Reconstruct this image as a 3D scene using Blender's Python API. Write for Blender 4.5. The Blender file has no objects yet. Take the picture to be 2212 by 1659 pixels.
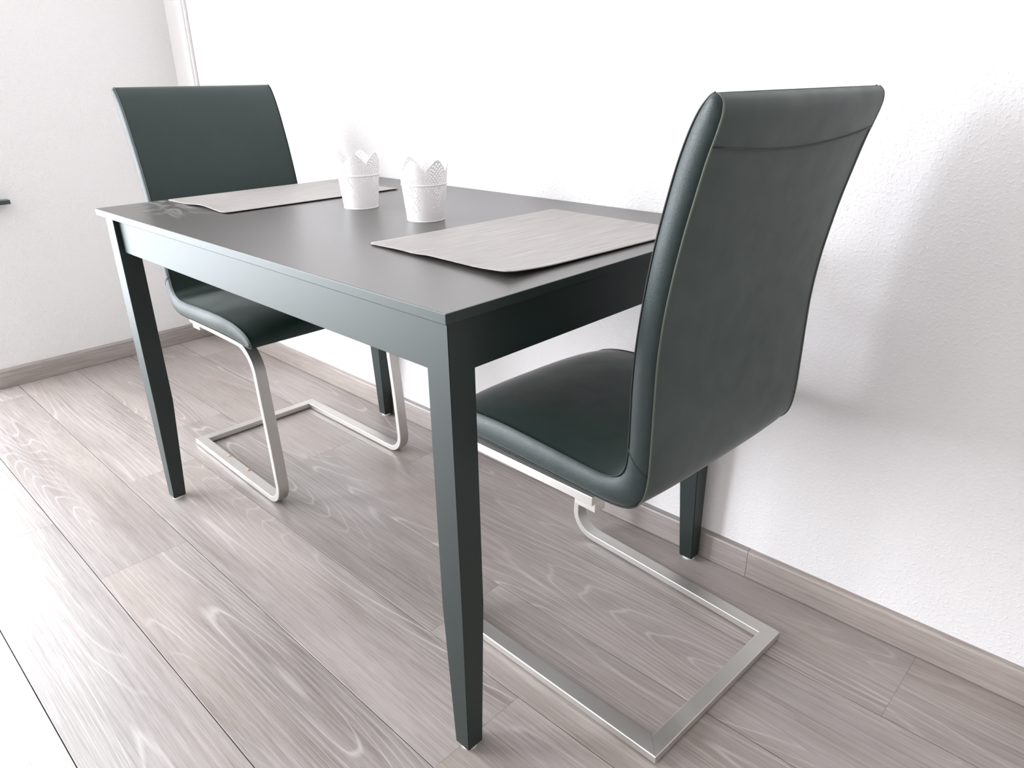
import bpy, bmesh, math, random
from mathutils import Vector, Matrix
C = bpy.context.scene
COL = C.collection
random.seed(7)

# ------------------------------------------------------------------ camera
CAM = Vector((1.21643465, -0.90682407, 1.00871925))
YAW, PITCH, ROLL, FPX = 2.33869900, -0.402985503, -0.014287757, 1557.72203
fw = Vector((math.cos(PITCH)*math.cos(YAW), math.cos(PITCH)*math.sin(YAW), math.sin(PITCH)))
rt0 = Vector((math.sin(YAW), -math.cos(YAW), 0))
up0 = rt0.cross(fw)
rt = math.cos(ROLL)*rt0 + math.sin(ROLL)*up0
up = -math.sin(ROLL)*rt0 + math.cos(ROLL)*up0
cam_data = bpy.data.cameras.new('camera')
cam = bpy.data.objects.new('camera', cam_data)
COL.objects.link(cam)
cam.matrix_world = Matrix(((rt.x, up.x, -fw.x, CAM.x), (rt.y, up.y, -fw.y, CAM.y), (rt.z, up.z, -fw.z, CAM.z), (0, 0, 0, 1)))
cam_data.sensor_fit = 'HORIZONTAL'
cam_data.sensor_width = 36
cam_data.lens = FPX/2212*36
cam_data.clip_start = 0.02
C.camera = cam

# ------------------------------------------------------------------ light
C.view_settings.view_transform = 'Standard'
C.view_settings.look = 'None'
C.view_settings.exposure = 0.0
C.view_settings.gamma = 1.0
C.view_settings.use_curve_mapping = False
try:
    C.render.engine = 'CYCLES'
    C.cycles.use_denoising = True
    C.cycles.max_bounces = 10
    C.cycles.diffuse_bounces = 6
    C.cycles.sample_clamp_indirect = 8
except Exception:
    pass
w = bpy.data.worlds.new('world'); C.world = w; w.use_nodes = True
w.node_tree.nodes['Background'].inputs[0].default_value = (0.86, 0.93, 1.0, 1)
w.node_tree.nodes['Background'].inputs[1].default_value = 1.5

WIN_A = (-1.85, -0.56, 0.06, 2.15)      # y0, y1, z0, z1 of the glazed balcony door in the left wall
WIN_B = (-2.95, -1.92, 0.06, 2.15)      # second glazed door further along the left wall
FILL_WIN = (-1.60, 0.20, 0.60, 2.20)       # x0, x1, z0, z1 of an unseen opening added in the front wall for fill light
XL, XR, YB, YF, ZC = -1.772, 4.60, 0.373, -4.20, 2.50

def area(name, loc, rot, sx, sy, power, color):
    l = bpy.data.lights.new(name, 'AREA'); l.shape = 'RECTANGLE'; l.size = sx; l.size_y = sy
    l.energy = power; l.color = color
    o = bpy.data.objects.new(name, l); COL.objects.link(o); o.location = loc; o.rotation_euler = rot
    return o
def win_light_left(name, wn, power, color):
    y0, y1, z0, z1 = wn
    return area(name, (XL-0.16, (y0+y1)/2, (z0+z1)/2), (0, -math.pi/2, 0), z1-z0, y1-y0, power, color)
win_light_left('window_daylight', WIN_A, 96, (0.91, 0.95, 1.0))
win_light_left('door_daylight', WIN_B, 185, (0.90, 0.93, 1.0))
area('front_fill_light', ((FILL_WIN[0]+FILL_WIN[1])/2, YF-0.16, (FILL_WIN[2]+FILL_WIN[3])/2), (math.pi/2, 0, 0),
     FILL_WIN[1]-FILL_WIN[0], FILL_WIN[3]-FILL_WIN[2], 38, (1.0, 0.97, 0.95))  # added fill lamp, brightens and evens out the walls

# ------------------------------------------------------------------ materials
def nm(name):
    m = bpy.data.materials.new(name); m.use_nodes = True
    nt = m.node_tree; b = nt.nodes['Principled BSDF']
    return m, nt, b
def N(nt, t, **kw):
    n = nt.nodes.new(t)
    for k, v in kw.items():
        if k.startswith('i_'):
            key = k[2:]; key = int(key) if key.isdigit() else key.replace('_', ' ')
            n.inputs[key].default_value = v
        else: setattr(n, k, v)
    return n
def L(nt, a, b): nt.links.new(a, b)
def math_n(nt, op, a, b=None, c=None):
    n = nt.nodes.new('ShaderNodeMath'); n.operation = op
    for i, x in enumerate((a, b, c)):
        if x is None: continue
        if isinstance(x, (int, float)): n.inputs[i].default_value = x
        else: L(nt, x, n.inputs[i])
    return n.outputs[0]
def mixc(nt, fac, a, b, mode='MIX'):
    n = nt.nodes.new('ShaderNodeMix'); n.data_type = 'RGBA'; n.blend_type = mode
    for i, x in ((0, fac), (6, a), (7, b)):
        if isinstance(x, (int, float)): n.inputs[i].default_value = x
        elif isinstance(x, tuple): n.inputs[i].default_value = (*x, 1) if len(x) == 3 else x
        else: L(nt, x, n.inputs[i])
    return n.outputs[2]
def ramp(nt, fac, stops):
    n = nt.nodes.new('ShaderNodeValToRGB'); e = n.color_ramp.elements
    while len(e) < len(stops): e.new(0.5)
    for el, (p, c) in zip(e, stops):
        el.position = p; el.color = (c, c, c, 1) if isinstance(c, (int, float)) else (*c, 1)
    L(nt, fac, n.inputs[0]); return n.outputs[0]
def bump(nt, h, strength, dist, prev=None):
    n = nt.nodes.new('ShaderNodeBump'); n.inputs['Strength'].default_value = strength; n.inputs['Distance'].default_value = dist
    L(nt, h, n.inputs['Height'])
    if prev is not None: L(nt, prev, n.inputs['Normal'])
    return n.outputs[0]
def coords(nt, scale=(1, 1, 1), rand=0.0):
    tc = N(nt, 'ShaderNodeTexCoord'); mp = N(nt, 'ShaderNodeMapping'); mp.inputs['Scale'].default_value = scale
    L(nt, tc.outputs['Object'], mp.inputs[0])
    if rand:
        oi = N(nt, 'ShaderNodeObjectInfo'); cx = N(nt, 'ShaderNodeCombineXYZ')
        L(nt, math_n(nt, 'MULTIPLY', oi.outputs['Random'], rand), cx.inputs[0])
        L(nt, math_n(nt, 'MULTIPLY', oi.outputs['Random'], rand*1.7), cx.inputs[1])
        L(nt, math_n(nt, 'MULTIPLY', oi.outputs['Random'], rand*2.3), cx.inputs[2])
        L(nt, cx.outputs[0], mp.inputs['Location'])
    return mp.outputs[0]
def noise(nt, vec, scale, detail=3, rough=0.5, dist=0.0):
    n = N(nt, 'ShaderNodeTexNoise'); L(nt, vec, n.inputs['Vector'])
    n.inputs['Scale'].default_value = scale; n.inputs['Detail'].default_value = detail
    n.inputs['Roughness'].default_value = rough; n.inputs['Distortion'].default_value = dist
    return n.outputs['Fac']

def wood_mat(name, vein=1.0, tint=1.0):
    """brushed grey oak laminate: cathedral veins, pores, soft grey-brown clouds"""
    m, nt, b = nm(name)
    slow = noise(nt, coords(nt, (0.62, 6.5, 6.5), 40), 1.0, 1.0, 0.3, 0.0)
    g = math_n(nt, 'MULTIPLY', slow, 34.0)
    g = math_n(nt, 'ADD', g, math_n(nt, 'MULTIPLY', noise(nt, coords(nt, (1.5, 30, 30), 40), 1.0, 2), 0.8))
    fr = math_n(nt, 'FRACT', g)
    light = ramp(nt, fr, [(0.0, 0.0), (0.34, 0.06), (0.46, 1.0), (0.54, 0.10), (1.0, 0.0)])
    patch = ramp(nt, noise(nt, coords(nt, (1.1, 6, 6), 23), 1.0, 2), [(0.42, 0.06), (0.62, 1.0)])
    light = math_n(nt, 'MULTIPLY', light, patch)
    fine = noise(nt, coords(nt, (5, 190, 190), 31), 1.0, 4, 0.65)
    pores = ramp(nt, noise(nt, coords(nt, (14, 420, 420), 11), 1.0, 2, 0.6), [(0.30, 1.0), (0.45, 0.0)])
    cloud = noise(nt, coords(nt, (1.6, 7, 7), 57), 1.0, 3, 0.55)
    warm = noise(nt, coords(nt, (0.9, 4, 4), 71), 1.0, 2, 0.5)
    base = mixc(nt, ramp(nt, cloud, [(0.3, 0.0), (0.7, 1.0)]), (0.180*tint, 0.149*tint, 0.130*tint), (0.340*tint, 0.299*tint, 0.277*tint))
    base = mixc(nt, math_n(nt, 'MULTIPLY', ramp(nt, warm, [(0.45, 0.0), (0.7, 1.0)]), 0.45), base, (0.36*tint, 0.285*tint, 0.235*tint))
    base = mixc(nt, math_n(nt, 'MULTIPLY', ramp(nt, fine, [(0.38, 0.0), (0.62, 1.0)]), 0.36), base, (0.46*tint, 0.43*tint, 0.42*tint))
    base = mixc(nt, math_n(nt, 'MULTIPLY', pores, 0.42), base, (0.13*tint, 0.11*tint, 0.10*tint))
    base = mixc(nt, math_n(nt, 'MULTIPLY', light, 0.52*vein), base, (0.62*tint, 0.58*tint, 0.56*tint))
    oi = N(nt, 'ShaderNodeObjectInfo')
    v = math_n(nt, 'ADD', math_n(nt, 'MULTIPLY', oi.outputs['Random'], 0.16), 0.92)
    hsv = N(nt, 'ShaderNodeHueSaturation'); L(nt, v, hsv.inputs['Value']); L(nt, base, hsv.inputs['Color'])
    L(nt, hsv.outputs[0], b.inputs['Base Color'])
    L(nt, ramp(nt, fine, [(0.3, 0.34), (0.8, 0.46)]), b.inputs['Roughness'])
    b.inputs['Specular IOR Level'].default_value = 1.0
    L(nt, bump(nt, fine, 0.22, 0.0012), b.inputs['Normal'])
    return m

def plaster_mat(name, strength=1.0, col=(0.755, 0.738, 0.732)):
    """white painted woodchip wallpaper"""
    m, nt, b = nm(name)
    b.inputs['Base Color'].default_value = (*col, 1); b.inputs['Roughness'].default_value = 0.75
    v = coords(nt)
    chips = ramp(nt, noise(nt, v, 150, 2, 0.55), [(0.52, 0.0), (0.66, 1.0)])
    chips2 = ramp(nt, noise(nt, v, 260, 2, 0.5), [(0.55, 0.0), (0.68, 1.0)])
    h = math_n(nt, 'ADD', chips, math_n(nt, 'MULTIPLY', chips2, 0.6))
    h = math_n(nt, 'ADD', h, math_n(nt, 'MULTIPLY', noise(nt, v, 500, 2), 0.25))
    L(nt, bump(nt, h, 0.40*strength, 0.0014), b.inputs['Normal'])
    return m

def lacquer_mat(name, sheen_smudge=False):
    """black-brown satin lacquer"""
    m, nt, b = nm(name)
    b.inputs['Base Color'].default_value = (0.0008, 0.0075, 0.0052, 1)
    b.inputs['Roughness'].default_value = 0.50
    b.inputs['Specular IOR Level'].default_value = 0.72
    b.inputs['Specular Tint'].default_value = (0.94, 1.0, 0.99, 1)
    n1 = noise(nt, coords(nt), 900, 2)
    L(nt, bump(nt, n1, 0.08, 0.0004), b.inputs['Normal'])
    if sheen_smudge:
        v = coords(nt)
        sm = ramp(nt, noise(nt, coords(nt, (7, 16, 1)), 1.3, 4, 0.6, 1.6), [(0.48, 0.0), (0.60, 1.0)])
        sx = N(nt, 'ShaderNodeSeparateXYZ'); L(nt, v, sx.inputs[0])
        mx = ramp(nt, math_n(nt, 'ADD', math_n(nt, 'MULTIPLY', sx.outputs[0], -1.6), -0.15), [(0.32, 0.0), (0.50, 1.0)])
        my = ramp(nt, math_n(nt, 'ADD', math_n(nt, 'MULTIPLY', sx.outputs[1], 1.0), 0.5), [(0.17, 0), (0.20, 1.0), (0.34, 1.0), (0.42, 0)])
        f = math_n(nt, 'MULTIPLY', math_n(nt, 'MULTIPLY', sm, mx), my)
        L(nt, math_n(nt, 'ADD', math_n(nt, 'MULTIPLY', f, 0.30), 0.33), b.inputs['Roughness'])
        L(nt, mixc(nt, math_n(nt, 'MULTIPLY', f, 0.8), (0.082, 0.077, 0.071), (0.14, 0.14, 0.135)), b.inputs['Base Color'])  # wall reflection painted as a grey base on the top, plus wiped smudges
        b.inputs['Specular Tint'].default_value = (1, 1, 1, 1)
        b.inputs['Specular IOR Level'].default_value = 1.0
    return m

def leather_mat(name, col=(0.013, 0.031, 0.025), rough=0.50, grain=1.0, scuff=False):
    m, nt, b = nm(name)
    v = coords(nt)
    c1 = noise(nt, v, 6, 3)
    base = mixc(nt, c1, tuple(x*0.85 for x in col), tuple(x*1.2 for x in col))
    if scuff:
        s = ramp(nt, noise(nt, coords(nt, (1, 30, 14)), 1.7, 5, 0.7, 2.0), [(0.70, 0.0), (0.76, 1.0)])
        base = mixc(nt, math_n(nt, 'MULTIPLY', s, 0.14), base, (0.25, 0.26, 0.25))
    L(nt, base, b.inputs['Base Color'])
    L(nt, ramp(nt, noise(nt, v, 25, 3), [(0.3, rough-0.04), (0.7, rough+0.05)]), b.inputs['Roughness'])
    b.inputs['Sheen Weight'].default_value = 0.25; b.inputs['Sheen Roughness'].default_value = 0.35; b.inputs['Sheen Tint'].default_value = (1.0, 0.93, 0.90, 1)
    vo = N(nt, 'ShaderNodeTexVoronoi'); vo.feature = 'DISTANCE_TO_EDGE'; L(nt, v, vo.inputs['Vector']); vo.inputs['Scale'].default_value = 700
    h = math_n(nt, 'MINIMUM', vo.outputs['Distance'], 0.25)
    n1 = bump(nt, h, 0.25*grain, 0.0012)
    L(nt, bump(nt, noise(nt, v, 9, 2), 0.12, 0.01, n1), b.inputs['Normal'])
    b.inputs['Specular IOR Level'].default_value = 0.5
    return m

def simple(name, col, rough=0.5, metal=0.0, spec=0.5):
    m, nt, b = nm(name)
    b.inputs['Base Color'].default_value = (*col, 1); b.inputs['Roughness'].default_value = rough
    b.inputs['Metallic'].default_value = metal; b.inputs['Specular IOR Level'].default_value = spec
    return m, nt, b

def steel_mat():
    m, nt, b = simple('brushed_steel', (0.62, 0.60, 0.57), 0.32, 1.0)
    L(nt, ramp(nt, noise(nt, coords(nt, (5, 30, 30)), 1.0, 3), [(0.3, 0.42), (0.7, 0.52)]), b.inputs['Roughness'])
    return m

def mat_mat():
    """woven vinyl place mat: warp and weft in greys"""
    m, nt, b = nm('woven_vinyl')
    tc = N(nt, 'ShaderNodeTexCoord'); sp = N(nt, 'ShaderNodeSeparateXYZ'); L(nt, tc.outputs['UV'], sp.inputs[0])
    # UV are metres along the mat
    px = math_n(nt, 'MULTIPLY', sp.outputs[0], 2*math.pi/0.0028)
    py = math_n(nt, 'MULTIPLY', sp.outputs[1], 2*math.pi/0.0020)
    wx = math_n(nt, 'SINE', px); wy = math_n(nt, 'SINE', py)
    h = math_n(nt, 'MULTIPLY', wx, wy)
    hh = math_n(nt, 'ADD', math_n(nt, 'MULTIPLY', h, 0.5), 0.5)
    mp = N(nt, 'ShaderNodeMapping'); mp.inputs['Scale'].default_value = (330, 9, 1); L(nt, tc.outputs['UV'], mp.inputs[0])
    st = noise(nt, mp.outputs[0], 1.0, 3, 0.6)
    mp2 = N(nt, 'ShaderNodeMapping'); mp2.inputs['Scale'].default_value = (60, 5, 1); L(nt, tc.outputs['UV'], mp2.inputs[0])
    st2 = noise(nt, mp2.outputs[0], 1.0, 2, 0.5)
    c = mixc(nt, ramp(nt, st, [(0.35, 0.0), (0.65, 1.0)]), (0.28, 0.25, 0.237), (0.50, 0.468, 0.452))
    c = mixc(nt, math_n(nt, 'MULTIPLY', ramp(nt, st2, [(0.35, 0), (0.65, 1)]), 0.35), c, (0.45, 0.42, 0.405))
    c = mixc(nt, math_n(nt, 'MULTIPLY', math_n(nt, 'SUBTRACT', 1.0, hh), 0.55), c, (0.20, 0.185, 0.175))
    L(nt, c, b.inputs['Base Color']); b.inputs['Roughness'].default_value = 0.5
    L(nt, bump(nt, hh, 0.4, 0.0006), b.inputs['Normal'])
    return m

M_FLOOR = wood_mat('grey_oak_laminate')
M_SKIRT = wood_mat('grey_oak_skirting', 0.25, 0.98)
M_WALL = plaster_mat('white_woodchip_wallpaper')
M_WHITE = simple('white_paint', (0.80, 0.80, 0.79), 0.45)[0]
M_CEIL = simple('ceiling_paint', (0.82, 0.81, 0.80), 0.8)[0]
M_SUB = simple('dark_underlay', (0.05, 0.038, 0.032), 0.9)[0]
M_TABLE = lacquer_mat('black_lacquer')
M_TOP_SHEEN = lacquer_mat('black_lacquer_top_sheen', True)
M_LEA = leather_mat('dark_leather', grain=0.6, scuff=True)
M_LEA_SIDE = leather_mat('dark_leather_side', (0.012, 0.026, 0.025), 0.38, 1.6)
M_THREAD = simple('seam_thread', (0.012, 0.02, 0.017), 0.6)[0]
M_EDGE = simple('seam_edge', (0.10, 0.115, 0.09), 0.55)[0]
M_STEEL = steel_mat()
M_PAD = simple('white_plastic_glide', (0.75, 0.77, 0.76), 0.4)[0]
M_POT = simple('white_enamelled_metal', (0.84, 0.82, 0.815), 0.42)[0]
M_MAT = mat_mat()
M_SILL = simple('dark_stone', (0.05, 0.065, 0.065), 0.35)[0]
M_SCREW = simple('dark_screw', (0.03, 0.03, 0.03), 0.4, 0.8)[0]
M_CRUMB = simple('orange_crumb', (0.75, 0.42, 0.26), 0.8)[0]

# ------------------------------------------------------------------ helpers
def link(name, me, mat=None, parent=None, loc=None):
    o = bpy.data.objects.new(name, me); COL.objects.link(o)
    if mat is not None and me is not None:
        if not me.materials: me.materials.append(mat)
    if parent is not None: o.parent = parent
    if loc is not None: o.location = loc
    return o
def tag(o, label=None, cat=None, group=None, kind=None):
    if label: o['label'] = label
    if cat: o['category'] = cat
    if group: o['group'] = group
    if kind: o['kind'] = kind
    return o
def empty(name, loc=(0, 0, 0), rz=0):
    o = bpy.data.objects.new(name, None); COL.objects.link(o); o.location = loc; o.rotation_euler = (0, 0, rz)
    o.empty_display_size = 0.1
    return o
def from_bm(name, bm, mat, parent=None, smooth=False, loc=None, angle=None):
    bmesh.ops.recalc_face_normals(bm, faces=bm.faces[:])
    me = bpy.data.meshes.new(name); bm.to_mesh(me); bm.free()
    if smooth:
        for p in me.polygons: p.use_smooth = True
        if angle is not None:
            try: me.set_sharp_from_angle(angle=angle)
            except Exception: pass
    return link(name, me, mat, parent, loc)
def add_box(bm, x0, x1, y0, y1, z0, z1, bev=0.0, seg=2):
    r = bmesh.ops.create_cube(bm, size=1.0)
    vs = r['verts']
    for v in vs:
        v.co = Vector((x0 if v.co.x < 0 else x1, y0 if v.co.y < 0 else y1, z0 if v.co.z < 0 else z1))
    if bev > 0:
        es = list({e for v in vs for e in v.link_edges})
        bmesh.ops.bevel(bm, geom=es, offset=bev, segments=seg, affect='EDGES', profile=0.5)
def box(name, x0, x1, y0, y1, z0, z1, mat, parent=None, bev=0.0, seg=2):
    bm = bmesh.new(); add_box(bm, x0, x1, y0, y1, z0, z1, bev, seg)
    return from_bm(name, bm, mat, parent)
def add_cyl(bm, p, r, h, seg=16, axis='Z'):
    mtx = Matrix.Translation(p)
    if axis == 'X': mtx = mtx @ Matrix.Rotation(math.pi/2, 4, 'Y')
    if axis == 'Y': mtx = mtx @ Matrix.Rotation(math.pi/2, 4, 'X')
    bmesh.ops.create_cone(bm, cap_ends=True, segments=seg, radius1=r, radius2=r, depth=h, matrix=mtx)
def tube(name, pts, r, mat, parent, seg=6):
    bm = bmesh.new(); rings = []
    P = [Vector(p) for p in pts]; n = len(P)
    prev = None
    for i in range(n):
        t = (P[min(i+1, n-1)]-P[max(i-1, 0)]).normalized()
        a = prev if prev is not None else (Vector((0, 1, 0)) if abs(t.y) < 0.8 else Vector((1, 0, 0)))
        a = (a-t*a.dot(t)).normalized(); bb = t.cross(a); prev = a
        rings.append([bm.verts.new(P[i]+r*(math.cos(2*math.pi*k/seg)*a+math.sin(2*math.pi*k/seg)*bb)) for k in range(seg)])
    for i in range(n-1):
        for k in range(seg):
            bm.faces.new((rings[i][k], rings[i][(k+1) % seg], rings[i+1][(k+1) % seg], rings[i+1][k]))
    bm.faces.new(rings[0]); bm.faces.new(rings[-1])
    return from_bm(name, bm, mat, parent, smooth=True)

# ------------------------------------------------------------------ setting
T = 0.14
def wall_with_hole(name, axis, u0, u1, z0, z1, holes, p0, p1, mat):
    """wall slab along u with rectangular openings; axis 'Y': slab runs along y, thick in x p0..p1"""
    bm = bmesh.new()
    us = sorted({u0, u1, *[h[0] for h in holes], *[h[1] for h in holes]})
    for a, b in zip(us[:-1], us[1:]):
        mid = (a+b)/2; hs = [h for h in holes if h[0] < mid < h[1]]
        spans = [(z0, z1)] if not hs else [(z0, hs[0][2]), (hs[0][3], z1)]
        for c, d in spans:
            if d-c < 1e-4: continue
            if axis == 'Y': add_box(bm, p0, p1, a, b, c, d)
            else: add_box(bm, a, b, p0, p1, c, d)
    o = from_bm(name, bm, mat); tag(o, kind='structure'); return o
wall_with_hole('wall_left', 'Y', YF, YB, 0, ZC, [WIN_B, WIN_A], XL-T, XL, M_WALL)
wall_with_hole('wall_back', 'X', XL-T, XR+T, 0, ZC, [], YB, YB+T, M_WALL)
wall_with_hole('wall_front', 'X', XL-T, XR+T, 0, ZC, [FILL_WIN], YF-T, YF, M_WALL)
wall_with_hole('wall_right', 'Y', YF, YB, 0, ZC, [], XR, XR+T, M_WALL)
tag(box('ceiling', XL-T, XR+T, YF-T, YB+T, ZC, ZC+0.1, M_CEIL), kind='structure')
floor = tag(box('floor', XL-T, XR+T, YF-T, YB+T, -0.05, -0.010, M_SUB), kind='structure')

# laminate planks, one object each, rows parallel to the back wall
PITCH_Y = 0.1953; PLEN = 1.285; GAP = 0.0017
rows_y0 = 0.1735
plank_mesh = None
def make_plank_mesh(x0, x1, y0, y1):
    bm = bmesh.new()
    zt, zb, c = 0.0, -0.010, 0.00025
    lo = [bm.verts.new(p) for p in ((x0, y0, zb), (x1, y0, zb), (x1, y1, zb), (x0, y1, zb))]
    mi = [bm.verts.new(p) for p in ((x0, y0, zt-c), (x1, y0, zt-c), (x1, y1, zt-c), (x0, y1, zt-c))]
    ce = 0.0003
    tp = [bm.verts.new(p) for p in ((x0+ce, y0+c, zt), (x1-ce, y0+c, zt), (x1-ce, y1-c, zt), (x0+ce, y1-c, zt))]
    for k in range(4):
        j = (k+1) % 4
        bm.faces.new((lo[k], lo[j], mi[j], mi[k])); bm.faces.new((mi[k], mi[j], tp[j], tp[k]))
    bm.faces.new(tp); bm.faces.new(lo[::-1])
    bmesh.ops.recalc_face_normals(bm, faces=bm.faces[:])
    me = bpy.data.meshes.new('plank'); bm.to_mesh(me); bm.free(); me.materials.append(M_FLOOR)
    return me
full = make_plank_mesh(0.0001, PLEN-0.0001, GAP/2, PITCH_Y-GAP/2)
joint = {0: 1.035, 1: 0.80, 2: 0.315, 3: 0.555, 4: -0.345, 5: 0.62, 6: 0.50}
for k in range(-0, 19):
    y0 = rows_y0-k*PITCH_Y
    y1 = y0+PITCH_Y
    if y1 < YF: break
    j = joint.get(k, random.uniform(0, PLEN))
    x = j-PLEN*math.ceil((j-XL)/PLEN)
    while x < XR:
        a, b = max(x, XL), min(x+PLEN, XR)
        if b-a > 0.01:
            if a == x and b == x+PLEN and y1 <= YB and y0 >= YF:
                link('plank', full, None, floor, (x, y0, 0))
            else:
                me = make_plank_mesh(0.0001, b-a-0.0001, GAP/2+max(0, YF-y0), PITCH_Y-GAP/2-max(0, y1-YB))
                link('plank', me, None, floor, (a, y0, 0))
        x += PLEN

# skirting: rounded top edge profile swept along the wall
def skirt_board(name, x0, x1, parent, axis='X', sign=1):
    prof = [(0, 0.0012), (0.014, 0.0012), (0.014, 0.0600), (0.0132, 0.0632), (0.0112, 0.0655), (0.008, 0.0668), (0, 0.0672)]
    bm = bmesh.new(); R = []
    for s in (x0, x1):
        R.append([bm.verts.new((s, YB-d, z) if axis == 'X' else (XL+d, s, z)) for d, z in prof])
    n = len(prof)
    for k in range(n): bm.faces.new((R[0][k], R[0][(k+1) % n], R[1][(k+1) % n], R[1][k]))
    bm.faces.new(R[0]); bm.faces.new(R[1][::-1])
    o = from_bm(name, bm, M_SKIRT, parent, smooth=True, angle=math.radians(35))
    # own origin so that the grain differs from board to board
    return o
bb = empty('baseboard_back', (0, YB, 0)); tag(bb, kind='structure')
for a, b in ((XL+0.014, -0.62), (-0.6192, 0.6890), (0.6898, 2.0), (2.0008, XR)):
    o = skirt_board('board', a, b, None); o.parent = bb; o.location = (0, -YB, 0)
M_SKIRT_L = wood_mat('grey_oak_skirting_side', 0.25, 0.98)
# grain along y for the side boards: swap scale by rotating the object's own axes
bl = empty('baseboard_left', (XL, 0, 0)); tag(bl, kind='structure')
def skirt_left(y0, y1):
    prof = [(0, 0.0012), (0.014, 0.0012), (0.014, 0.0600), (0.0132, 0.0632), (0.0112, 0.0655), (0.008, 0.0668), (0, 0.0672)]
    bm = bmesh.new(); R = []
    for s in (y0, y1): R.append([bm.verts.new((s, -d, z)) for d, z in prof])
    n = len(prof)
    for k in range(n): bm.faces.new((R[0][k], R[0][(k+1) % n], R[1][(k+1) % n], R[1][k]))
    bm.faces.new(R[0]); bm.faces.new(R[1][::-1])
    o = from_bm('board', bm, M_SKIRT, bl, smooth=True, angle=math.radians(35))
    o.rotation_euler = (0, 0, math.pi/2)
skirt_left(WIN_A[1], YB-0.0005); skirt_left(WIN_B[1], WIN_A[0])

# cable trunking beside the corner on the back wall
bm = bmesh.new()
add_box(bm, -1.648, -1.592, YB-0.010, YB, 0.068, ZC, 0.003, 2)
add_box(bm, -1.640, -1.600, YB-0.017, YB-0.008, 0.068, ZC, 0.004, 2)
tag(from_bm('trim_1', bm, M_WALL), kind='structure')

# windows: frames, sill
def window_left(name, wn, kind_bars):
    y0, y1, z0, z1 = wn
    e = empty(name, (XL-0.09, (y0+y1)/2, z0)); tag(e, kind='structure')
    ox, oy, oz = e.location
    fwid = 0.055
    def pb(nm_, a, b, c, d):
        o = box(nm_, -0.025, 0.025, a-oy, b-oy, c-oz, d-oz, M_WHITE, e, 0.004)
    pb('frame_rail', y0, y1, z0, z0+fwid); pb('frame_rail', y0, y1, z1-fwid, z1)
    pb('frame_post', y0, y0+fwid, z0+fwid, z1-fwid); pb('frame_post', y1-fwid, y1, z0+fwid, z1-fwid)
    for t in kind_bars:
        yy = y0+(y1-y0)*t; pb('frame_post', yy-0.035, yy+0.035, z0+fwid, z1-fwid)
window_left('door_1', WIN_A, ())
window_left('door_2', WIN_B, ())
e = empty('added_window', ((FILL_WIN[0]+FILL_WIN[1])/2, YF-0.09, FILL_WIN[2])); tag(e, kind='structure')  # unseen frame added around the fill lamp's opening
hw, hh = (FILL_WIN[1]-FILL_WIN[0])/2, FILL_WIN[3]-FILL_WIN[2]
box('frame_rail', -hw, hw, -0.025, 0.025, 0, 0.055, M_WHITE, e, 0.004); box('frame_rail', -hw, hw, -0.025, 0.025, hh-0.055, hh, M_WHITE, e, 0.004)
for a in (-hw, -0.035, hw-0.055): box('frame_post', a, a+(0.07 if a == -0.035 else 0.055), -0.025, 0.025, 0.055, hh-0.055, M_WHITE, e, 0.004)
sh = empty('wall_ledge', (XL, -0.38, 0.64)); tag(sh, 'slim dark grey ledge on the left wall, its end just inside the picture', 'ledge')
box('board', 0.0002, 0.036, -0.10, 0.097, -0.007, 0.007, M_SILL, sh, 0.002)

# ------------------------------------------------------------------ table
table = empty('dining_table', (0, 0, 0))
tag(table, 'rectangular black lacquered dining table with four tapered square legs', 'table')
HX, HY = 0.59, 0.37; LX, LY = 0.577, 0.357; LW = 0.0445
tt = box('tabletop', -HX, HX, -HY, HY, 0.735, 0.75, M_TOP_SHEEN, table, 0.0013, 2)
tt.data.materials.append(M_TABLE)                      # edges and underside keep the plain dark lacquer, no painted sheen
for p in tt.data.polygons:
    if p.normal.z < 0.5: p.material_index = 1
def leg(sx, sy):
    bm = bmesh.new(); rings = []
    for z, wd in ((0.006, 0.031), (0.275, LW), (0.735, LW)):
        xo, yo = sx*LX, sy*LY; xi, yi = sx*(LX-wd), sy*(LY-wd)
        rings.append([bm.verts.new(p) for p in ((xo, yo, z), (xi, yo, z), (xi, yi, z), (xo, yi, z))])
    for a, b in zip(rings[:-1], rings[1:]):
        for k in range(4): bm.faces.new((a[k], a[(k+1) % 4], b[(k+1) % 4], b[k]))
    bm.faces.new(rings[0]); bm.faces.new(rings[-1][::-1])
    es = [e for e in bm.edges if abs(e.verts[0].co.z-e.verts[1].co.z) > 0.1 or e.verts[0].co.z < 0.01 and e.verts[1].co.z < 0.01]
    bmesh.ops.bevel(bm, geom=es, offset=0.0012, segments=2, affect='EDGES')
    o = from_bm('leg', bm, M_TABLE, table)
    bm = bmesh.new(); add_cyl(bm, (sx*(LX-0.0155), sy*(LY-0.0155), 0.0035), 0.0135, 0.007, 20)
    g = from_bm('glide', bm, M_PAD, o); g['label'] = 'round white plastic glide'
for sx in (-1, 1):
    for sy in (-1, 1): leg(sx, sy)
AX, AY = LX-0.010, LY-0.0105
AZ0, AZ1 = 0.6555, 0.7338
for sy in (-1, 1): box('apron', -LX+LW+0.0003, LX-LW-0.0003, min(sy*AY, sy*(AY-0.018)), max(sy*AY, sy*(AY-0.018)), AZ0, AZ1, M_TABLE, table, 0.0008)
for sx in (-1, 1): box('apron', min(sx*AX, sx*(AX-0.018)), max(sx*AX, sx*(AX-0.018)), -LY+LW+0.0003, LY-LW-0.0003, AZ0, AZ1, M_TABLE, table, 0.0008)

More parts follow.
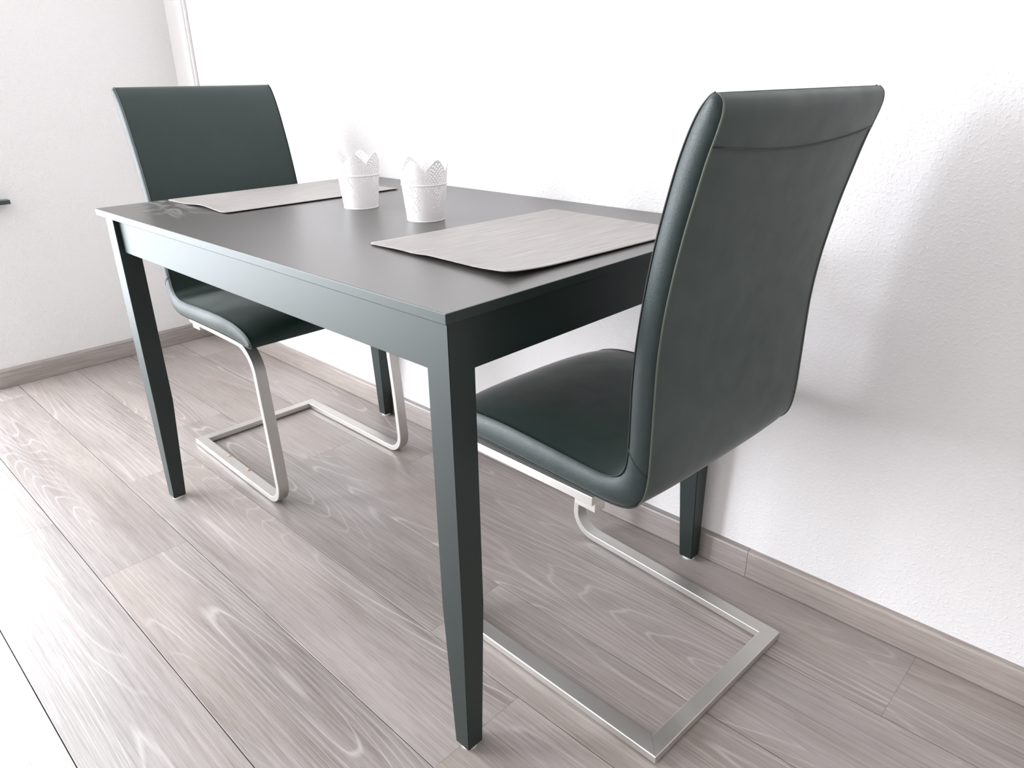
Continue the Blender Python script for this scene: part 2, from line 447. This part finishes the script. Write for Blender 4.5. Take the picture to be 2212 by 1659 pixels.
# ------------------------------------------------------------------ place mats
def placemat(label, x0, x1, y0, y1, lift, rot=0.0):
    nx, ny = 60, 84; th = 0.0012
    bm = bmesh.new(); uvl = bm.loops.layers.uv.new('UVMap')
    W_, H_ = x1-x0, y1-y0
    def z_at(u, v): return 0.7504+lift(u, v)
    def pos(i, j):
        u, v = i/nx, j/ny
        return (u-0.5)*W_, (v-0.5)*H_, z_at(u, v)-0.75
    top = [[bm.verts.new((pos(i, j)[0], pos(i, j)[1], pos(i, j)[2]+th)) for j in range(ny+1)] for i in range(nx+1)]
    bot = [[bm.verts.new(pos(i, j)) for j in range(ny+1)] for i in range(nx+1)]
    # round the corners a little
    for L_ in (top, bot):
        rr = 0.011
        for col in L_:
            for v in col:
                ax, ay = abs(v.co.x)-(W_/2-rr), abs(v.co.y)-(H_/2-rr)
                if ax > 0 and ay > 0:
                    # square corner zone -> quarter disc
                    m_ = max(ax, ay); d_ = math.hypot(ax, ay); k_ = m_/d_
                    v.co.x = math.copysign(W_/2-rr+ax*k_, v.co.x); v.co.y = math.copysign(H_/2-rr+ay*k_, v.co.y)
    def q(a, b, c, d):
        f = bm.faces.new((a, b, c, d)); f.smooth = True
        for lp in f.loops: lp[uvl].uv = (lp.vert.co.x+0.5, lp.vert.co.y+0.5)
    for i in range(nx):
        for j in range(ny):
            q(top[i][j], top[i+1][j], top[i+1][j+1], top[i][j+1]); q(bot[i][j], bot[i][j+1], bot[i+1][j+1], bot[i+1][j])
    for i in range(nx):
        q(bot[i][0], bot[i+1][0], top[i+1][0], top[i][0]); q(top[i][ny], top[i+1][ny], bot[i+1][ny], bot[i][ny])
    for j in range(ny):
        q(top[0][j], top[0][j+1], bot[0][j+1], bot[0][j]); q(bot[nx][j], bot[nx][j+1], top[nx][j+1], top[nx][j])
    me = bpy.data.meshes.new('placemat'); bm.to_mesh(me); bm.free()
    o = link('placemat', me, M_MAT, None, ((x0+x1)/2, (y0+y1)/2, 0.75))
    o.rotation_euler = (0, 0, math.radians(rot))
    tag(o, label, 'placemat', 'woven placemats on the table')
    return o
def ss(a, b, x):
    t = max(0.0, min(1.0, (x-a)/(b-a))); return t*t*(3-2*t)
def lift1(u, v):
    # near end (v=0) and the side by the chair (u=1) stand a few millimetres off the table
    e1 = 0.0062*(max(0, 1-v/0.22))**1.7*(0.30+0.70*ss(0.0, 0.5, u))*(1-0.35*math.exp(-((u-0.36)/0.08)**2))
    e2 = 0.0045*(max(0, (u-0.78)/0.22))**1.5*(1-0.75*v)
    return e1+e2+0.0006*(math.sin(9*u+1)*math.sin(7*v))**2
def lift2(u, v):
    return 0.006*(max(0, 1-v/0.16))**1.5*math.exp(-((u-0.62)/0.22)**2)+0.0022*ss(0.90, 1, u)
placemat('grey woven placemat curling up at its edges beside the near chair', 0.206, 0.547, -0.204, 0.259, lift1, -1.9)
placemat('flat grey woven placemat at the far end of the table, by the far chair', -0.580, -0.281, -0.214, 0.246, lift2)

# ------------------------------------------------------------------ lace flower pots
def pot(label, x, y, ang):
    root = empty('flower_pot', (x, y, 0.75), ang)
    tag(root, label, 'flower pot', 'white lace flower pots on the table')
    nc = 84; rows = 26; H = 0.117; zr = 0.070
    def rad(z): return 0.0365+(0.0490-0.0365)*(z/H)
    def crown(a):                    # top outline: six scalloped teeth
        t = (a*6/(2*math.pi)) % 1.0; d = abs(t-0.5)*2     # 0 at tooth tip, 1 in the valley
        base = H-0.0225*d**1.25
        return base+0.0016*abs(math.sin(4*math.pi*t))-0.0008
    def cell_hole(i, k):
        z = (k+0.5)*H/rows; a = (i+0.5)/nc*2*math.pi
        t = (a*6/(2*math.pi)) % 1.0; d = abs(t-0.5)*2
        if z > zr+0.004:
            return (i+k) % 2 == 0
        if z < zr-0.004 and z > 0.010:
            lim = 0.047-0.013*math.cos(math.pi*d*1.0)*1.0
            if z > lim: return (i+k) % 2 == 0 and (abs(math.sin(z*420+d*5)) > 0.35)
            # small diamond below each tooth
            dx = abs(d)*0.019; dz = abs(z-0.027)
            s = dx+dz
            if 0.0055 < s < 0.0100 or s < 0.0026: return (i+k) % 2 == 0
        return False
    bm = bmesh.new(); cache = {}
    def V(a, z):
        key = (round(a*1e5) % round(2*math.pi*1e5), round(z*1e6))
        if key not in cache:
            r = rad(z); cache[key] = bm.verts.new((r*math.cos(a), r*math.sin(a), z))
        return cache[key]
    dz = H/rows
    def zz(i, k):                    # grid height, warped so the last rows follow the crown
        a = i/nc*2*math.pi; top = crown(a); z = k*dz
        z0 = 0.086
        return z if z <= z0 else z0+(z-z0)*(top-z0)/(H-z0)
    for i in range(nc):
        for k in range(rows):
            a0, a1 = i/nc*2*math.pi, (i+1)/nc*2*math.pi
            c = [V(a0, zz(i, k)), V(a1, zz(i+1, k)), V(a1, zz(i+1, k+1)), V(a0, zz(i, k+1))]
            if len(set(c)) < 4: continue
            if cell_hole(i, k) and k < rows-1:
                ce = sum((v.co for v in c), Vector())/4
                inn = [bm.verts.new(ce+(((c[q].co+c[(q+1) % 4].co)/2)-ce)*0.84) for q in range(4)]
                for q in range(4):
                    bm.faces.new((c[q], c[(q+1) % 4], inn[q])); bm.faces.new((inn[q], c[(q+1) % 4], inn[(q+1) % 4]))
            else: bm.faces.new(c)
    bmesh.ops.recalc_face_normals(bm, faces=bm.faces[:])
    g = bmesh.ops.solidify(bm, geom=bm.faces[:], thickness=0.0007)
    o = from_bm('pot_wall', bm, M_POT, root, smooth=True, angle=math.radians(40))
    def lathe(name, prof, seg=64, closed=False):
        b2 = bmesh.new(); R = []
        for r, z in prof: R.append([b2.verts.new((r*math.cos(2*math.pi*s/seg), r*math.sin(2*math.pi*s/seg), z)) for s in range(seg)])
        n = len(prof)
        for q in range(n if closed else n-1):
            A, B = R[q], R[(q+1) % n]
            for s in range(seg): b2.faces.new((A[s], A[(s+1) % seg], B[(s+1) % seg], B[s]))
        if not closed: b2.faces.new(R[0]); b2.faces.new(R[-1])
        return from_bm(name, b2, M_POT, root, smooth=True, angle=math.radians(50))
    rr = rad(zr)
    lathe('rib', [(rr+0.0013*math.cos(t), zr+0.0016*math.sin(t)) for t in [2*math.pi*s/10 for s in range(10)]], closed=True)
    lathe('foot_ring', [(0.0360+0.0014*math.cos(t), 0.0016+0.0015*math.sin(t)) for t in [2*math.pi*s/10 for s in range(10)]], closed=True)
    lathe('base', [(0.0355, 0.0030), (0.0355, 0.0042)])
    return root
pot('white lace-cut metal flower pot beside the far placemat', -0.1330, 0.0240, math.radians(-44-30))
pot('white lace-cut metal flower pot nearest the curled placemat', 0.0925, 0.0185, math.radians(-44-30-22))

# ------------------------------------------------------------------ cantilever chairs
TOPP = [(.266, .437), (.262, .447), (.252, .458), (.232, .468), (.20, .4765), (.16, .481), (.10, .483), (.03, .481), (-.04, .478), (-.09, .476),
        (-.122, .4775), (-.143, .487), (-.153, .505), (-.156, .535), (-.156, .58), (-.156, .625), (-.158, .67), (-.163, .72), (-.170, .77), (-.179, .82),
        (-.190, .868), (-.201, .91), (-.213, .945), (-.224, .968), (-.235, .982), (-.2425, .9868)]
BOTP = [(.262, .4345), (.250, .4325), (.235, .432), (.215, .433), (.19, .4345), (.155, .4355), (.10, .436), (.03, .435), (-.045, .434), (-.10, .433),
        (-.140, .4345), (-.168, .4425), (-.186, .463), (-.193, .500), (-.194, .56), (-.194, .62), (-.195, .675), (-.200, .73), (-.208, .78), (-.218, .83),
        (-.229, .875), (-.240, .917), (-.250, .948), (-.2545, .966), (-.2535, .979), (-.2465, .9862)]
def cr(P, t):
    n = len(P)-1; i = min(int(t), n-1); f = t-i
    p0, p1, p2, p3 = P[max(i-1, 0)], P[i], P[i+1], P[min(i+2, n)]
    return tuple(0.5*((2*p1[k])+(-p0[k]+p2[k])*f+(2*p0[k]-5*p1[k]+4*p2[k]-p3[k])*f*f+(-p0[k]+3*p1[k]-3*p2[k]+p3[k])*f**3) for k in range(2))
def make_chair(label, loc, heading, recline=0.0, flare=0.01, hw=0.2165, voff=0.0, rise=0.0):
    root = empty('dining_chair', loc, heading)
    tag(root, label, 'chair', 'cantilever dining chairs at the table')
    def rec(p):
        u, z = p; k = max(0.0, (z-0.50)/0.49); return (u-recline*k**0.9, z+rise*k)
    TP = [rec(p) for p in TOPP]; BP = [rec(p) for p in BOTP]
    K = len(TP)-1; SUB = 5; NS = K*SUB
    hin = hw-0.008
    split = 11.6
    def st(t):
        a = Vector((cr(TP, t)[0], 0, cr(TP, t)[1])); b = Vector((cr(BP, t)[0], 0, cr(BP, t)[1])); return a, b
    NV = 16
    def panel(t0, t1, which, warp=None):
        """front/top ('T') or rear/bottom ('B') upholstery panel between station parameters"""
        n = max(2, int(round((t1-t0)*SUB))); rows = []
        for q in range(n+1):
            row = []
            for j in range(NV+1):
                s = -1+2*j/NV
                t = t0+(t1-t0)*q/n
                if warp: t = warp(t, s, q/n)
                a, b = st(t); dn = (a-b); th = dn.length; dn = dn.normalized() if th > 1e-5 else Vector((0, 0, 1))
                crownh = (0.0065+0.0085*(1-ss(7.5, 10.5, t))*ss(0.5, 4, t)) if which == 'T' else 0.0050
                amp = min(1.0, th/0.03)
                inset = -0.0010
                off = amp*(crownh*(1-abs(s)**3.2))+inset
                if which == 'T':
                    # the seat dips where it meets the back
                    p = a+dn*off
                else: p = b-dn*off
                row.append(Vector((p.x, voff+s*hin, p.z)))
            rows.append(row)
        return rows
    def mesh_rows(name, rowsets, mat):
        bm = bmesh.new()
        for rows in rowsets:
            vs = [[bm.verts.new(p) for p in r] for r in rows]
            for a, b in zip(vs[:-1], vs[1:]):
                for j in range(len(a)-1): bm.faces.new((a[j], a[j+1], b[j+1], b[j]))
        bmesh.ops.remove_doubles(bm, verts=bm.verts[:], dist=0.00005)
        return from_bm(name, bm, mat, root, smooth=True)
    band = 21.45                          # station of the rear cross seam
    sag = 0.42
    def warp_low(t, s, f): return t-sag*(1-s*s)*max(0.0, (f-0.75)/0.25)
    def warp_band(t, s, f): return t-sag*(1-s*s)*max(0.0, 1-f/0.35)
    mesh_rows('seat', [panel(0, split, 'T'), panel(0, split, 'B')], M_LEA)
    mesh_rows('backrest', [panel(split, K, 'T'), panel(split, band, 'B', warp_low)], M_LEA)
    mesh_rows('top_band', [[[p+Vector((-0.0012, 0, 0.0)) for p in r] for r in panel(band, K-0.001, 'B', warp_band)]], M_LEA)
    # side panels: one continuous strip from seat nose to back top, bulging between its seams
    for sgn in (-1, 1):
        rows = []
        for q in range(NS+1):
            a, b = st(q/SUB); row = []
            th = (a-b).length
            for k in range(11):
                f = k/10; p = a.lerp(b, 0.02+0.96*f)
                bul = (math.sin(math.pi*f))**0.55*min(0.0085, th*0.45)
                row.append(Vector((p.x, voff+sgn*(hin-0.0008+bul), p.z)))
            rows.append(row)
        bm = bmesh.new(); vs = [[bm.verts.new(p) for p in r] for r in rows]
        for A, B in zip(vs[:-1], vs[1:]):
            for j in range(10): bm.faces.new((A[j], A[j+1], B[j+1], B[j]))
        sp = from_bm('side_panel', bm, M_LEA_SIDE, root, smooth=True)
        # cross seam on the side panel just above the seat
        a, b = st(13.0)
        tube('seam', [Vector((a.lerp(b, f).x, voff+sgn*(hin+(math.sin(math.pi*f))**0.55*0.0085-0.0012), a.lerp(b, f).z-0.006*math.sin(math.pi*f)*0)) for f in [i/12 for i in range(13)]], 0.0013, M_THREAD, sp)
        # piping along both edges
        pf = []; pr = []
        for q in range(NS+1):
            a, b = st(q/SUB); d = (a-b); d = d.normalized() if d.length > 1e-5 else Vector((0, 0, 1))
            pf.append(Vector(((a-d*0.0004).x, voff+sgn*(hin+0.0008), (a-d*0.0004).z))); pr.append(Vector(((b+d*0.0004).x, voff+sgn*(hin+0.0008), (b+d*0.0004).z)))
        tube('piping', pf, 0.0013, M_THREAD, root); ks = int(split*SUB); tube('piping', pr[:ks+1], 0.0011, M_THREAD, root); tube('piping', pr[ks:], 0.0013, M_EDGE, root)
    # rear cross seam
    sm = []
    for j in range(NV+1):
        s = -1+2*j/NV; t = band-sag*(1-s*s); a, b = st(t); d = (a-b).normalized(); off = 0.005*(1-abs(s)**3.2)
        p = b-d*off; sm.append(Vector((p.x-0.0006, voff+s*hin, p.z-0.0005)))
    tube('seam', sm, 0.0012, M_THREAD, root)
    # seam where the seat runs into the back
    a, b = st(split)
    tube('seam', [Vector((a.x, voff+s*hin, a.z+0.004*(1-abs(s)**3))) for s in [-1+2*i/12 for i in range(13)]], 0.0010, M_THREAD, root)

    # ---- flat-section steel frame
    R_ = 0.0075; path = []
    def arc(cx, cz, r, a0, a1, n=10):
        for i in range(n+1):
            t = math.radians(a0+(a1-a0)*i/n); path.append((cx+r*math.cos(t), cz+r*math.sin(t)))
    zb = 0.0105
    path.append((-0.245, zb)); path.append((-0.05, zb)); path.append((0.12, zb))
    arc(0.2165, zb+0.052, 0.052, -90, 3, 12)
    path += [(0.264, 0.14), (0.258, 0.22), (0.250, 0.30)]
    arc(0.171, 0.3525, 0.0745, 8, 90, 12)
    path += [(0.08, 0.4268), (-0.101, 0.4255)]
    P = [Vector((p[0], 0, p[1])) for p in path]
    def yo(u, z):                       # outer side of the frame, flaring to the front
        return 0.200+flare*max(0.0, min(1.0, (u+0.245)/0.45))
    fr_w = 0.029
    frames = []
    for sgn in (-1, 1):
        bm = bmesh.new(); rings = []
        for i, p in enumerate(P):
            t = (P[min(i+1, len(P)-1)]-P[max(i-1, 0)]).normalized(); nrm = Vector((-t.z, 0, t.x))
            o_ = yo(p.x, p.z); i_ = o_-fr_w; c = 0.0012
            sec = [(o_, -R_+c), (o_-c, -R_), (i_+c, -R_), (i_, -R_+c), (i_, R_-c), (i_+c, R_), (o_-c, R_), (o_, R_-c)]
            if i == 0:   # mitre into the cross bar
                rings.append([bm.verts.new(Vector((p.x+(o_-y_), sgn*y_, p.z))+nrm*h) for y_, h in sec])
            else: rings.append([bm.verts.new(Vector((p.x, sgn*y_, p.z))+nrm*h) for y_, h in sec])
        for A, B in zip(rings[:-1], rings[1:]):
            for k in range(8): bm.faces.new((A[k], A[(k+1) % 8], B[(k+1) % 8], B[k]))
        bm.faces.new(rings[0]); bm.faces.new(rings[-1])
        frames.append(from_bm('frame_side', bm, M_STEEL, root, smooth=True, angle=math.radians(30)))
        # little clear glides under the runner
        for uu in (-0.205, 0.17):
            bm = bmesh.new(); add_cyl(bm, (uu, sgn*(yo(uu, 0)-fr_w*0.5), 0.0016), 0.007, 0.0032, 14)
            from_bm('glide', bm, M_PAD, frames[-1])
        # stop under the seat and its screw
        bm = bmesh.new(); add_box(bm, -0.101, -0.060, min(sgn*0.172, sgn*0.196), max(sgn*0.172, sgn*0.196), 0.4020, 0.4183, 0.0012)
        from_bm('bracket', bm, M_STEEL, root)
        bm = bmesh.new(); add_cyl(bm, (0.085, sgn*0.186, 0.4165), 0.0055, 0.006, 12)
        from_bm('screw', bm, M_SCREW, root)
    bm = bmesh.new(); W0 = yo(-0.245, 0); c = 0.0012
    secx = [(0, -R_+c), (c, -R_), (fr_w-c, -R_), (fr_w, -R_+c), (fr_w, R_-c), (fr_w-c, R_), (c, R_), (0, R_-c)]
    rings = []
    for sgn in (-1, 1):
        rings.append([bm.verts.new((-0.245+dx, sgn*(W0-dx-0.0004), zb+h)) for dx, h in secx])
    for k in range(8): bm.faces.new((rings[0][k], rings[0][(k+1) % 8], rings[1][(k+1) % 8], rings[1][k]))
    bm.faces.new(rings[0]); bm.faces.new(rings[1])
    from_bm('frame_crossbar', bm, M_STEEL, root)
    # cross plates that carry the seat
    for u0 in (-0.098, 0.06):
        box('seat_support', u0, u0+0.04, -0.171, 0.171, 0.419, 0.433, M_STEEL, root, 0.001)
    return root
chair_far = make_chair('dark leather cantilever chair with bare steel runners at the far end of the table', (-0.572, 0.021, 0), math.radians(-0.8), 0.034, 0.006, voff=0.0, rise=0.010)
chair_near = make_chair('dark leather cantilever chair seen from behind at the near end of the table', (0.573, 0.0415, 0), math.radians(180-2.8), 0.0, 0.014, voff=-0.0125, rise=0.004)

# orange crumbs on the far chair's near runner
for (x, y, s, r) in ((-0.640, -0.158, 0.006, 0.5), (-0.520, -0.160, 0.0055, 1.7)):
    bm = bmesh.new()
    bmesh.ops.create_icosphere(bm, subdivisions=1, radius=1.0)
    for v in bm.verts: v.co = Vector((v.co.x*s*random.uniform(0.8, 1.5), v.co.y*s*0.6*random.uniform(0.7, 1.2), v.co.z*0.0018))
    o = from_bm('crumb', bm, M_CRUMB); o.location = (x, y, 0.0196); o.rotation_euler = (0, 0, r)
    tag(o, 'tiny orange crumb on the far chair\'s steel runner, nearer %s' % ('the mitred rear corner' if x < -0.6 else 'the upright front bend'), 'crumb', 'crumbs on the chair runner')
